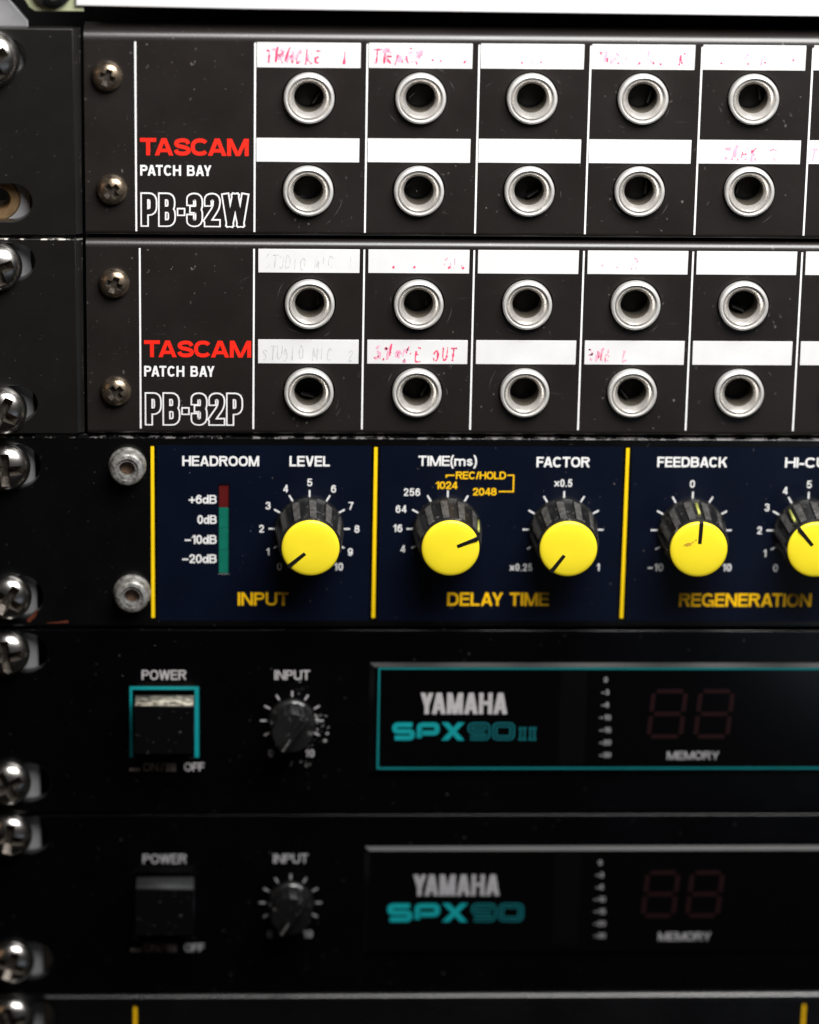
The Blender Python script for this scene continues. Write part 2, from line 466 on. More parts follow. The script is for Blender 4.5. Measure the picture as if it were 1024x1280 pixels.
    if ch == 'd': return [stem(W-h), ribbon(ell(W*.46, .36, W*.46-h, .36-h, 0, 340, 18), w, True)]
    if ch == 'm': return [stem(h, 0, .73), ribbon([(h, .45)] + ell((W/2+h)/2, .5, (W/2-h)/2, .23-h, 180, 0, 8) + [(W/2, 0)], w*.92), ribbon([(W/2, .45)] + ell((W*1.5-h)/2, .5, (W/2-h)/2, .23-h, 180, 0, 8) + [(W-h, 0)], w*.92)]
    if ch == 's':
        return [ribbon(smooth_curve([(X(u), h + v*(.73-w)) for u, v in ((.95, .76), (.5, 1), (.08, .76), (.5, .52), (.95, .24), (.5, 0), (.03, .26))]), w*.9)]
    return []

KERN = {'CA': -.10, 'TA': -.12, 'AT': -.10, 'AY': -.12, 'YA': -.10, 'PA': -.09, 'FA': -.07, 'AC': -.04, 'SC': -.03, 'LA': .02}
def text_strokes(s, x0, z0, wd, ht, w=.18, gap=.085, space=.30, slant=0):
    """strokes of a line of capitals filling the box (x0, z0, wd, ht): glyph widths stretch, stroke weight does not"""
    fixed = 0; flex = 0
    for i, c in enumerate(s):
        if c == ' ': fixed += space
        elif c in FIX: fixed += w
        elif c in '()': fixed += .28
        else: flex += GW[c]
        if i < len(s)-1: fixed += gap + KERN.get(s[i:i+2], 0)
    k = (wd/ht - fixed)/flex if flex else 1
    x = 0; out = []
    for n_, c in enumerate(s):
        if c == ' ': W = space
        else:
            W = w if c in FIX else (.28 if c in '()' else GW[c]*k)
            for st in glyph(c, W, w):
                out.append([[(x0 + (px + x + slant*py)*ht, z0 + py*ht) for px, py in poly] for poly in st])
        x += W + gap + KERN.get(s[n_:n_+2], 0)
    return out

def sheet(bm, strokes, y, step=0.004):
    """printed layer: each stroke a hair in front of the one before so that crossing strokes never share a plane"""
    for k, st in enumerate(strokes):
        yy = y - step*(k % 6)
        cache = {}
        for poly in st:
            vs = []
            for p in poly:
                key = (round(p[0], 4), round(p[1], 4))
                if key not in cache: cache[key] = bm.verts.new((p[0], yy, p[1]))
                if cache[key] not in vs: vs.append(cache[key])
            if len(vs) > 2:
                try: bm.faces.new(vs)
                except ValueError: pass

def printed(name, strokes, m, parent, y, origin=None):
    bm = bmesh.new()
    sheet(bm, strokes, y)
    for f in bm.faces:
        f.normal_update()
        if f.normal.y > 0: f.normal_flip()
    o = origin or ORIGIN[parent.name]
    return obj(name, bm, m, parent, o, smooth=0, recalc=False)

def rstroke(x0, x1, z0, z1): return [[(x0, z0), (x1, z0), (x1, z1), (x0, z1)]]

# crude handwriting skeletons in a unit box
HAND = dict(T=[[(0, 1), (.9, .97)], [(.45, .98), (.42, 0)]], R=[[(0, 0), (.05, 1), (.6, .9), (.6, .6), (.1, .5), (.7, 0)]], A=[[(0, 0), (.4, 1), (.75, 0)], [(.15, .4), (.6, .38)]],
            C=[[(.7, .85), (.3, 1), (.05, .5), (.3, .05), (.7, .15)]], K=[[(0, 0), (.05, 1)], [(.65, 1), (.1, .5), (.7, 0)]], E=[[(.6, 1), (.05, .95), (.02, .02), (.65, 0)], [(.05, .5), (.5, .52)]],
            S=[[(.65, .9), (.3, 1), (.05, .75), (.6, .35), (.4, .02), (0, .12)]], U=[[(0, 1), (.05, .2), (.35, 0), (.6, .3), (.62, 1)]], D=[[(0, 0), (.05, 1), (.5, .85), (.65, .4), (.35, .02), (0, 0)]],
            I=[[(.2, 1), (.18, 0)]], O=[[(.35, 1), (.02, .6), (.2, .05), (.6, .15), (.65, .75), (.35, 1)]], M=[[(0, 0), (.08, 1), (.4, .35), (.75, 1), (.8, 0)]], G=[[(.65, .85), (.3, 1), (.05, .5), (.3, .02), (.65, .2), (.65, .45), (.4, .45)]],
            L=[[(.05, 1), (.02, .02), (.6, .03)]], P=[[(0, 0), (.05, 1), (.6, .88), (.55, .55), (.08, .48)]], N=[[(0, 0), (.05, 1), (.6, 0), (.65, 1)]])
HAND['1'] = [[(.25, 1), (.22, 0)]]
HAND['2'] = [[(.05, .8), (.35, 1), (.6, .75), (.05, .02), (.7, .05)]]
HAND['?'] = [[(.05, .8), (.35, 1), (.55, .75), (.25, .4)], [(.25, .08), (.24, 0)]]
def handwriting(s, x0, z0, h, adv, w, keep, rng):
    out = []; x = x0
    for c in s:
        if c == '.':
            out.append(ribbon([(x + adv*.3, z0 + h*rng.uniform(.05, .35)), (x + adv*.3 + .35, z0 + h*rng.uniform(.15, .45))], w*1.35))
        lx, lz, ls_ = rng.uniform(-.15, .15), rng.uniform(-.3, .3), rng.uniform(.8, 1.15)
        for st in HAND.get(c, []):
            pts = smooth_curve([(x + lx + (px + .16*py)*adv*.85*ls_ + rng.uniform(-.1, .1), z0 + lz + py*h*ls_ + rng.uniform(-.16, .16)) for px, py in st], 4)
            run = []
            for p in pts:
                if rng.random() < keep: run.append(p)
                else:
                    if len(run) > 1: out.append(ribbon(run, w, widths=[w*rng.uniform(.35, 1.75) for _ in run]))
                    run = []
            if len(run) > 1: out.append(ribbon(run, w, widths=[w*rng.uniform(.35, 1.75) for _ in run]))
        x += adv
    return out

def specks(name, parent, x0, x1, z0, z1, y, n, m, smin=.05, smax=.2, seed=1):
    """crumbs of dust and lint lying on a face, too many to count"""
    rng = random.Random(seed)
    bm = bmesh.new()
    for _ in range(n):
        x, z = rng.uniform(x0, x1), rng.uniform(z0, z1); s = smin + (smax-smin)*rng.random()**3; a = rng.uniform(0, 3.14); e = rng.uniform(.3, 1)
        k = 5; front = bm.verts.new((x, y - s*.35, z)); ring = []
        for i in range(k):
            t = 2*math.pi*i/k; u, v = math.cos(t)*s*rng.uniform(.6, 1.2), math.sin(t)*s*e*rng.uniform(.6, 1.2)
            ring.append(bm.verts.new((x + u*math.cos(a) - v*math.sin(a), y - .01, z + u*math.sin(a) + v*math.cos(a))))
        for i in range(k): bm.faces.new((ring[i], ring[(i+1) % k], front))
    o = obj(name, bm, m, parent, ORIGIN[parent.name], smooth=0)
    o['kind'] = 'stuff'
    return o

# ------------------------------------------------------------------ rack rail and bracket
RIGHT = 400.6
RAIL_X = -65.6
rail = thing('rack_rail', 'zinc plated rack rail with a clipped top corner behind the left ends of the units', 'rack rail', (-80, 3.9, -280))
bm = plate([(-96, -280), (RAIL_X, -280), (RAIL_X, 1.9), (-71.5, 9.0), (-96, 9.0)], [circle(-72.6, -36.4, 4.75)], 2.6, 2.2, .3)
obj('rail_strip', bm, M['rail'], rail, ORIGIN[rail.name])
bm = bmesh.new()
lathe(bm, [(2.5, 12), (2.5, 3.0), (2.8, 2.55), (4.4, 2.5), (4.7, 2.9), (4.72, 12)], (-72.6, 0, -36.4), 40)
obj('threaded_insert', bm, M['brass'], rail, ORIGIN[rail.name])
bm = bmesh.new(); add_box(bm, -96, -76, 14, 15, -60, -20)
obj('rail_web', bm, M['chassis'], rail, ORIGIN[rail.name])
case = thing('rack_case', 'dark inside of the rack case seen through the gap under the silver unit', 'rack case', (160, 200, -290))
bm = bmesh.new(); add_box(bm, -120, 440, 180, 190, -290, 60)
obj('back_board', bm, M['chassis'], case, ORIGIN[case.name])
for x in (-118, 430):
    bm = bmesh.new(); add_box(bm, x, x + 8, 12, 180, -290, 60)
    obj('side_board', bm, M['chassis'], case, ORIGIN[case.name])

# ------------------------------------------------------------------ shared kits
def screw_head(name, r, h, m, recess, parent=None, depth=1.7, rot=0.3):
    """pan head with a real cross recess, facing -Y, seated on y = 0"""
    bm = bmesh.new()
    prof = [(0, .6), (r*.97, .6), (r, 0), (r, -h*.22)]
    for i in range(1, 9):
        a = math.pi/2*i/8
        prof.append((r*math.cos(a)**.85 if i < 8 else 0, -h*.22 - h*.78*math.sin(a)))
    lathe(bm, prof, seg=40)
    o = obj(name, bm, m, parent, (0, 0, 0))
    cb = bmesh.new()
    L, t = recess
    for k in range(2):
        tb = bmesh.new()
        q = []
        for (hl, ht, y) in ((L*.45, t*.35, -h+depth), (L*1.15, t*.62, -h-.6)):
            q.append([tb.verts.new((sx*hl, y, sz*ht)) for sx, sz in ((-1, -1), (1, -1), (1, 1), (-1, 1))])
        tb.faces.new(q[0]); tb.faces.new(q[1][::-1])
        for i in range(4): tb.faces.new((q[0][i], q[1][i], q[1][(i+1) % 4], q[0][(i+1) % 4]))
        bmesh.ops.recalc_face_normals(tb, faces=tb.faces)
        bmesh.ops.rotate(tb, verts=tb.verts, cent=(0, 0, 0), matrix=Matrix.Rotation(rot + k*math.pi/2, 3, 'Y'))
        merge(cb, tb)
    c2 = obj('cutter', cb, None, None, (0, 0, 0), smooth=0)
    md_self = c2
    md = o.modifiers.new('cut', 'BOOLEAN'); md.operation = 'DIFFERENCE'; md.object = md_self; md.solver = 'EXACT'; md.use_self = True
    dg = bpy.context.evaluated_depsgraph_get()
    me = bpy.data.meshes.new_from_object(o.evaluated_get(dg))
    o.modifiers.clear()
    me.polygons.foreach_set('use_smooth', [True]*len(me.polygons))
    me.set_sharp_from_angle(angle=R(32))
    me.materials.append(M['recess'])
    for f in me.polygons:
        c = f.center/K
        q = math.hypot(c.x, c.z)
        if q < .85*r and c.y > -h*.22 - h*.78*math.sqrt(max(0, 1 - (q/r)**2.35)) + .10 and c.y < -.2: f.material_index = 1
    o.data = me
    bpy.data.objects.remove(c2)
    return o

def make_jack():
    bm = bmesh.new()
    lathe(bm, [(5.35, .5), (5.35, -1.2), (5.3, -1.5), (5.1, -1.75), (4.85, -1.85), (4.66, -1.8), (4.58, -1.5), (4.52, -.7), (4.40, -.5)], seg=64)
    ring = obj('jack', bm, M['nickel'], None, (0, 0, 0))
    bm = bmesh.new()
    lathe(bm, [(4.40, -.5), (4.36, -1.2), (4.26, -1.45), (4.1, -1.45), (3.85, -1.2), (3.55, -.7), (3.3, -.25), (3.2, 0), (3.17, .3)], seg=64)
    obj('sleeve', bm, M['sleeve'], ring, (0, 0, 0))
    bm = bmesh.new()
    lathe(bm, [(3.17, .3), (3.2, 2.0), (3.2, 5.5)], seg=48)
    obj('barrel', bm, M['nickel_in'], ring, (0, 0, 0))
    bm = bmesh.new()
    lathe(bm, [(3.2, 5.5), (3.3, 18), (0, 18)], seg=32)
    add_box(bm, 1.7, 2.0, 3.5, 16, -1.2, 1.6)
    obj('contact_chamber', bm, M['jack_black'], ring, (0, 0, 0))
    return ring

# ------------------------------------------------------------------ patch bays
def lip_profile(bm, x0, x1, zt, zb, Rt, Rb, y0=0.0, depth=6):
    """rolled top and bottom edges of a bent steel front"""
    top = [(y0 + Rt - Rt*math.cos(R(a)), zt - Rt + Rt*math.sin(R(a))) for a in range(0, 91, 10)] + [(y0 + Rt + depth, zt)]
    low = [(y0 + Rb - Rb*math.cos(R(a)), zb + Rb - Rb*math.sin(R(a))) for a in range(0, 91, 15)] + [(y0 + Rb + depth, zb)]
    for prof in (top, low):
        rows = [[bm.verts.new((x, y, z)) for y, z in prof] for x in (x0, x1)]
        for i in range(len(prof)-1):
            bm.faces.new((rows[0][i], rows[1][i], rows[1][i+1], rows[0][i+1]))
    sides = top[::-1] + low
    for x in (x0, x1):
        bm.faces.new([bm.verts.new((x, y, z)) for y, z in sides])

PITCH = 23.655
def patch_bay(label, ztop, zbot, lipR, ear_top, ear_bot, ear_slots, line_x, line_z, div_x0, jx0, jstep, jz, jtilt, label_x0, label_w, label_rows, screws, words, notes, model):
    t = thing('patch_bay', label, 'patch bay', (160, 3, zbot), 'rack units stacked in the rack')
    O = ORIGIN[t.name]
    jacks = [(jx0 + jstep*c, z + jtilt*c) for z in jz for c in range(6)]
    holes = [circle(x, z, 5.72, 48) for x, z in jacks]
    bm = plate(rect(-53.9, 372, zbot + 1.0, ztop - lipR), holes, 0, 1.6, .02, 0)
    lip_profile(bm, -53.9, 372, ztop, zbot, lipR, 1.0)
    p = obj('front_panel', bm, M['bay_paint'], t, O, smooth=50)
    # rack ear with its slots and folded inner edge
    zc = (ear_top + ear_bot)/2
    eo = (-70, -.8, zc)
    bm = plate(rect(-84, -56.05, ear_bot, ear_top), [stadium(-81.5, sr, sz, 4.1) for sr, sz in ear_slots], -.8, 3.0, .16)
    prof = [(-56.05, -.72), (-55.7, -.62), (-54.9, -.25), (-54.6, .1), (-54.6, 2.2), (-56.05, 2.2)]
    rows = [[bm.verts.new((x, y, z)) for x, y in prof] for z in (ear_bot + .2, ear_top - .2)]
    for i in range(len(prof)):
        j = (i+1) % len(prof)
        bm.faces.new((rows[0][i], rows[0][j], rows[1][j], rows[1][i]))
    bm.faces.new(rows[0]); bm.faces.new(rows[1][::-1])
    obj('rack_ear', bm, M['ear_paint' if ztop > 0 else 'ear_chipped'], t, eo)
    bm = bmesh.new(); add_box(bm, -53, 371, 8, 120, zbot + .6, ztop - 2.2, .4)
    obj('chassis', bm, M['chassis'], t, O)
    # print
    st = [rstroke(line_x - .19, line_x + .19, line_z[0], line_z[1])]
    st += [rstroke(div_x0 + PITCH*k - .19, div_x0 + PITCH*k + .19, line_z[0], line_z[1]) for k in range(7)]
    for q in st: printed('divider_line', [q], M['white_print'], p, -.04)
    (bx, bz, bw, bh), (px_, pz, pw, ph), (mx, mz, mw_, mh) = words
    printed('maker_name', text_strokes('TASCAM', bx, bz, bw, bh, .225, .035), M['red_print'], p, -.04)
    printed('product_name', text_strokes('PATCH BAY', px_, pz, pw, ph, .185, .10, .36), M['white_print'], p, -.04)
    wh, bl = model(mx, mz, mw_, mh)
    mn = printed('model_name', wh, M['white_print'], p, -.04)
    printed('letter_centre', bl, M['bay_paint'], p, -.075)
    # label strips
    for r_, (zt, zb) in enumerate(label_rows):
        for c in range(6):
            x = label_x0 + PITCH*c*.9985 + random.uniform(-.06, .06); dz = jtilt*c*.6
            lo = (x + label_w/2, 0, (zt+zb)/2 + dz)
            bm = bmesh.new(); add_box(bm, x, x + label_w, -.13, .1, zb + dz, zt + dz, .04, 1)
            ls = obj('label_strip', bm, M['label'], t, lo)
            for (txt, off, h, adv, w, keep, ink, seed) in notes.get((r_, c), []):
                st = handwriting(txt, x + off, zb + dz + .9 + (label_h_pad if False else 0), h, adv, w, keep, random.Random(seed))
                if st: printed('handwriting', st, M[ink], ls, -.15, lo)
    # jacks
    proto = None
    for i, (x, z) in enumerate(jacks):
        if proto is None: proto = make_jack(); j = proto
        else: j = copy_tree(proto)
        j.parent = t
        j.location = (Vector((x, 0, z)) - O)*K
        j.rotation_euler = (0, random.uniform(0, 6.28), 0)
    for i, (x, z) in enumerate(screws):
        s = screw_head('face_screw', 3.3, 2.5, M['bronze'], (2.05, 1.3), t, 1.6, 0.35 + .5*i)
        s.location = (Vector((x, 0, z)) - O)*K
    rng = random.Random(int(ztop*3) + 5)
    st = []
    for k in range(16):
        c = rng.choice(jacks[:5] + jacks[6:11]); rr = rng.uniform(5.9, 8.2); a0 = rng.uniform(0, 360); sp = rng.uniform(8, 34)
        pts = [(c[0] + (rr + q*.25)*math.sin(R(a0 + sp*q)), c[1] + (rr + q*.25)*math.cos(R(a0 + sp*q))) for q in (0, .2, .4, .6, .8, 1)]
        if all(zbot + 1.5 < z < ztop - 2 for _, z in pts): st.append(ribbon(pts, .08, widths=[.02, .07, .11, .10, .06, .02]))
    for k in range(9):
        x, z, a, l = rng.uniform(-50, 95), rng.uniform(zbot + 4, ztop - 4), rng.uniform(-1, 1), rng.uniform(1, 4)
        st.append(ribbon([(x, z), (x + l*.5*math.cos(a), z + l*.55*math.sin(a)), (x + l*math.cos(a), z + l*math.sin(a))], .05, widths=[.015, .05, .015]))
    o = printed('scuff_marks', st, M['scuff'], p, -.02); o['kind'] = 'stuff'
    specks('dust', p, -53, 110, zbot + 2, ztop - 2.5, 0, 42, M['dust'], .02, .11, int(-zbot*7))
    return t

# condensed outline letters for the model names
def outline_model(letters):
    def f(x0, z0, wd, ht):
        # letter = (width share, [polyline strokes in unit box of that letter])
        tot = sum(l[0] for l in letters) + .045*(len(letters)-1)
        wst = .235*ht; t = .042*ht
        x = x0; W_, B_ = [], []
        for share, strokes in letters:
            lw = wd*share/tot
            for pts, closed in strokes:
                P = [(x + wst/2 + u*(lw - wst), z0 + wst/2 + v*(ht - wst)) for u, v in pts]
                # square ends reach the letter's outline
                Q = list(P)
                if not closed:
                    def ext(a, b, d):
                        l = math.hypot(a[0]-b[0], a[1]-b[1]) or 1
                        return (a[0] + (a[0]-b[0])/l*d, a[1] + (a[1]-b[1])/l*d)
                    P = [ext(P[0], P[1], wst/2)] + P[1:-1] + [ext(P[-1], P[-2], wst/2)]
                    Q = [ext(Q[0], Q[1], wst/2 - t)] + Q[1:-1] + [ext(Q[-1], Q[-2], wst/2 - t)]
                W_.append(ribbon(P, wst, closed)); B_.append(ribbon(Q, wst - 2*t, closed))
            x += lw + .045/tot*wd
        return W_, B_
    return f
def rc(pts, r=.22, ry=None, n=4):
    """round the inner corners of a polyline"""
    out = [pts[0]]
    ry = ry or r*.5
    for i in range(1, len(pts)-1):
        a, b, c = pts[i-1], pts[i], pts[i+1]
        def tow(p, q):
            dx, dy = q[0]-p[0], q[1]-p[1]; l = math.hypot(dx/r, dy/ry) or 1
            s = min(1/l, .5); return (p[0]+dx*s, p[1]+dy*s)
        s, e = tow(b, a), tow(b, c)
        for k in range(n+1):
            t = k/n
            out.append(tuple((1-t)**2*s[d] + 2*t*(1-t)*b[d] + t*t*e[d] for d in (0, 1)))
    return out + [pts[-1]]
L_P = (1.0, [([(0, 0), (0, 1)], False), (rc([(0, 1), (1, 1), (1, .42), (0, .42)], .5, .2), False)])
L_B = (1.05, [([(0, 0), (0, 1)], False), (rc([(0, 1), (.95, 1), (.95, .52), (.1, .52)], .5, .2), False), (rc([(0, 0), (1, 0), (1, .52), (.1, .52)], .5, .2), False)])
L_dash = (.52, [([(.3, .42), (.7, .42)], False)])
L_3 = (1.0, [(rc([(0, .80), (0, 1), (1, 1), (1, .52), (.35, .52)], .5, .2), False), (rc([(0, .2), (0, 0), (1, 0), (1, .52), (.35, .52)], .5, .2), False)])
L_2 = (1.0, [(rc([(0, .78), (0, 1), (1, 1), (1, .62), (0, .12)], .5, .2), False), ([(0, 0), (1, 0)], False)])
L_W = (1.62, [([(0, 1), (.22, 0)], False), ([(.22, 0), (.5, 1)], False), ([(.5, 1), (.78, 0)], False), ([(.78, 0), (1, 1)], False)])

W1 = ((-42.2, -26.05, 23.0, 3.72), (-42.2, -30.45, 15.1, 2.3), (-42.2, -41.6, 23.1, 7.5))
W2 = ((-41.6, -70.5, 23.1, 3.75), (-41.6, -74.85, 15.2, 2.4), (-41.5, -85.9, 21.3, 7.5))
n1 = {(0, 0): [('TRACKE', 1.8, 2.9, 2.1, .32, .84, 'pink_ink', 3), ('TRACK', 2.0, 2.9, 2.15, .55, .62, 'pale_ink', 13), ('1', 18.2, 3.2, 1.6, .42, .97, 'pink_ink', 4)],
      (0, 1): [('TRACK', .8, 2.9, 2.3, .34, .76, 'pink_ink', 21), ('TRACK', .8, 2.8, 2.3, .6, .6, 'pale_ink', 31), ('..  .', 12.8, 2.6, 1.7, .32, .5, 'pink_ink', 6)],
      (0, 2): [('.  .', 3.5, 3.0, 2.2, .24, .5, 'pale_ink', 7), (' . . ', 6, 1.8, 2.0, .3, .5, 'pink_ink', 47)],
      (0, 3): [('TI', 1.4, 2.9, 1.6, .28, .66, 'pink_ink', 8), ('.  . ..  .', 5.0, 1.8, 1.5, .34, .5, 'pink_ink', 9), ('K', 18.6, 2.8, 1.7, .3, .8, 'pink_ink', 10), ('TRACK', 1.6, 2.8, 2.5, .45, .5, 'pale_ink', 33)],
      (0, 4): [('.  .', 3.2, 2.2, 1.9, .3, .5, 'pink_ink', 81), ('TC K', 6.8, 2.8, 1.9, .32, .66, 'pale_ink', 12), (' .  .', 10.5, 3.8, 2, .3, .5, 'pink_ink', 26)],
      (1, 1): [('.', 14, 2.2, 1, .1, 1, 'pencil', 5)],
      (1, 4): [('TAEK ?', 5.2, 2.6, 2.0, .27, .62, 'pink_ink', 14), ('TALK 2', 5.2, 2.6, 2.0, .55, .62, 'pale_ink', 16)],
      (1, 5): [('T', .3, 2.6, 2.0, .25, .8, 'pale_ink', 16)]}
n2 = {(0, 0): [('STUDIO MIC  1', 1.5, 2.6, 1.5, .14, .9, 'pencil', 17)],
      (0, 1): [('.  .    . .', 4.8, 1.8, 1.5, .34, .5, 'pink_ink', 18), ('OUT', 16.2, 2.6, 1.6, .22, .5, 'pale_ink', 19)],
      (0, 3): [('. .', 2.6, 3.0, 1.6, .26, .5, 'pale_ink', 20), ('R', 9.4, 2.9, 2.2, .24, .85, 'pale_ink', 24)],
      (1, 0): [('STUDIO MIC  2', .9, 2.8, 1.56, .17, .97, 'pencil', 22)],
      (1, 1): [('STRAG', 1.2, 2.8, 1.75, .34, .55, 'pink_ink', 23), ('E OUT', 10.6, 2.9, 1.85, .30, .93, 'pink_ink', 28), ('STAG', 1.6, 2.6, 2.0, .6, .6, 'pale_ink', 25)],
      (1, 3): [('RME L', .5, 2.8, 2.0, .34, .85, 'pale_ink', 26), ('RME L', .5, 2.8, 2.0, .24, .6, 'pink_ink', 26)]}
label_h_pad = 0
patch_bay('upper black patch bay with a W model name, just under the pale silver front', .9, -43.5, 2.3, .95, -43.4,
          [(-66.0, -5.2), (-65.1, -36.4)], -43.1, (-42.6, -1.75), -17.9, -6.49, 23.64, (-13.35, -33.45), .13, -17.55, 21.9,
          ((-1.62, -6.95), (-22.1, -27.25)), [proud(-49.05, -9.28, -1.2), proud(-48.24, -33.74, -1.2)], W1, n1, outline_model([L_P, L_B, L_dash, L_3, L_2, L_W]))
patch_bay('lower black patch bay with a P model name, just above the navy delay unit', -44.35, -87.9, 1.7, -44.3, -87.6,
          [(-64.7, -49.3), (-64.6, -81.0)], -42.4, (-86.6, -46.3), -17.95, -5.94, 23.49, (-58.35, -78.15), .05, -17.0, 21.75,
          ((-46.3, -51.5), (-66.4, -71.75)), [proud(-47.89, -54.27, -1.2), proud(-47.73, -78.39, -1.2)], W2, n2, outline_model([L_P, L_B, L_dash, L_3, L_2, L_P]))

# ------------------------------------------------------------------ delay unit with yellow knobs
DZT, DZB = -88.65, -132.35
delay = thing('delay_unit', 'black and navy delay unit with yellow-capped knobs and yellow divider lines', 'delay unit', (160, 3, DZB), 'rack units stacked in the rack')
O = ORIGIN[delay.name]
DC = (160, 0, (DZT + DZB)/2)
LEDX = (-25.45, -23.2)
bm = plate(rect(-84, RIGHT, DZB, DZT), [stadium(-81, -64.2, -95.4, 5.0), stadium(-81, -64.0, -125.6, 5.0), rect(LEDX[0], LEDX[1], -120.0, -99.35)], 0, 3, .28, 3)
dp = obj('front_panel', bm, M['delay_paint'], delay, DC)
bm = bmesh.new(); add_box(bm, -53, 371, 3.4, 140, DZB + .8, DZT - .8, .4)
obj('chassis', bm, M['chassis'], delay, O)
YL = (-39.9, 8.85, 64.15, 119.6)
edges = list(YL) + [174.0]
st = [rstroke(edges[i] + 1.0, edges[i+1] - 1.0, -131.0, -90.35) for i in range(4)]
# leave the meter window free of print
a, b = edges[0] + 1.0, edges[1] - 1.0
st[0] = rstroke(a, LEDX[0] - .1, -131.0, -90.35) + rstroke(LEDX[1] + .1, b, -131.0, -90.35) + rstroke(LEDX[0] - .1, LEDX[1] + .1, -131.0, -120.1) + rstroke(LEDX[0] - .1, LEDX[1] + .1, -99.25, -90.35)
printed('navy_field', st, M['navy'], dp, -.03)
for x in YL: printed('divider_line', [rstroke(x - .37, x + .37, -130.3, -90.65)], M['yellow_print'], dp, -.06)
bm = bmesh.new(); add_box(bm, LEDX[0] + .05, LEDX[1] - .05, .35, 2.5, -104.75, -99.4, .08)
lm = obj('level_meter', bm, M['led_red'], delay, ((LEDX[0] + LEDX[1])/2, .35, -102))
for z0, z1 in ((-109.55, -104.8), (-114.6, -109.65), (-119.95, -114.7)):
    bm = bmesh.new(); add_box(bm, LEDX[0] + .05, LEDX[1] - .05, .35, 2.5, z0, z1, .06)
    obj('green_bar', bm, M['led_green'], lm, ((LEDX[0] + LEDX[1])/2, .35, (z0+z1)/2))
PY = -.065
def T(s, x0, x1, zb, zt, w=.19, gap=.07, space=.3): return text_strokes(s, x0, zb, x1 - x0, zt - zb, w, gap, space)
st = []
st += T('HEADROOM', -33.4, -16.65, -95.1, -92.8) + T('LEVEL', -10.0, -1.2, -95.1, -92.75) + T('FACTOR', 44.15, 55.85, -95.1, -92.75) + T('FEEDBACK', 70.75, 86.2, -95.0, -92.65) + T('HI-CUT', 99.0, 110.6, -95.0, -92.7)
st += T('TIME(ms)', 18.2, 31.0, -94.9, -92.6, .175, .07)
st += T('+6dB', -32.0, -25.9, -103.75, -101.75, .17) + T('0dB', -30.1, -25.9, -108.4, -106.4, .17) + T('_10dB', -32.9, -25.9, -113.05, -111.0, .17) + T('_20dB', -33.45, -25.9, -117.5, -115.5, .17)
printed('lettering', st, M['white_print'], dp, PY)
st = T('INPUT', -21.2, -10.0, -127.4, -124.35, .18) + T('DELAY TIME', 25.2, 47.8, -127.4, -124.3, .18, .07, .34) + T('REGENERATION', 76.85, 106.5, -127.5, -124.4, .18)
printed('section_name', st, M['amber_print'], dp, PY)
st = T('REC/HOLD', 26.5, 37.5, -97.9, -96.2, .17) + T('1024', 22.0, 26.9, -100.2, -98.5, .17) + T('2048', 30.3, 35.5, -101.65, -99.95, .17)
st += [ribbon([(24.4, -97.6), (24.4, -97.05), (26.2, -97.05)], .28), ribbon([(37.8, -97.0), (39.2, -97.0), (39.2, -100.75), (36.0, -100.75)], .28)]
printed('hold_bracket', st, M['amber_print'], dp, PY)

def num(s, xc, zc, h=1.72, k=1.0):
    w = {1: .62, 2: 1.36, 3: 2.08, 4: 2.55, 5: 3.25}[len(s)]*h*k
    if s[0] == '1' and len(s) <= 2: w *= .86
    if s == '1': w = .4*h
    if s == '_10': w = 2.0*h
    if '.' in s: w *= .88
    return text_strokes(s, xc - w/2, zc - h/2, w, h, .155, .15)
def ticks(xc, zc, degs, r0, r1, w):
    return [[[(xc + math.sin(R(d))*r0 + math.cos(R(d))*w/2*s0, zc + math.cos(R(d))*r0 - math.sin(R(d))*w/2*s0) if r_ == 0 else
              (xc + math.sin(R(d))*r1 + math.cos(R(d))*w/2*s0, zc + math.cos(R(d))*r1 - math.sin(R(d))*w/2*s0)
              for r_, s0 in ((0, -1), (0, 1), (1, 1), (1, -1))]] for d in degs]
KN = [(-5.55, -109.5), (24.8, -109.45), (50.45, -109.55), (78.9, -109.6), (104.6, -109.6)]
nums = {0: [(str(i), -150 + 30*i) for i in range(11)], 4: [(str(i), -150 + 30*i) for i in range(11)]}
for i, (xc, zc) in enumerate(KN):
    degs = list(range(-150, 151, 30)) if i in (0, 4) else ([-120, -90, -60, -30, 0, 30] if i == 1 else list(range(-120, 121, 30)))
    if i in (0, 4): degs = degs[1:-1]
    st = ticks(xc, zc, degs, 7.2, 8.95, .34)
    if i in nums:
        for s, d in nums[i]:
            st += num(s, xc + math.sin(R(d))*(10.5 if abs(d) < 140 else 13.0), zc + math.cos(R(d))*(10.7 if abs(d) < 140 else 10.15))
    if i == 1: st += num('256', 16.9, -100.95) + num('64', 14.6, -104.85) + num('16', 13.9, -109.3) + num('4', 15.15, -114.1)
    if i == 2: st += num('x0.5', 50.2, -98.75) + num('x0.25', 41.4, -118.35) + num('1', 58.5, -118.3)
    if i == 3: st += num('0', 78.7, -98.85) + num('_10', 71.3, -118.3) + num('10', 87.2, -118.3)
    printed('dial_scale', st, M['white_print'], dp, PY)

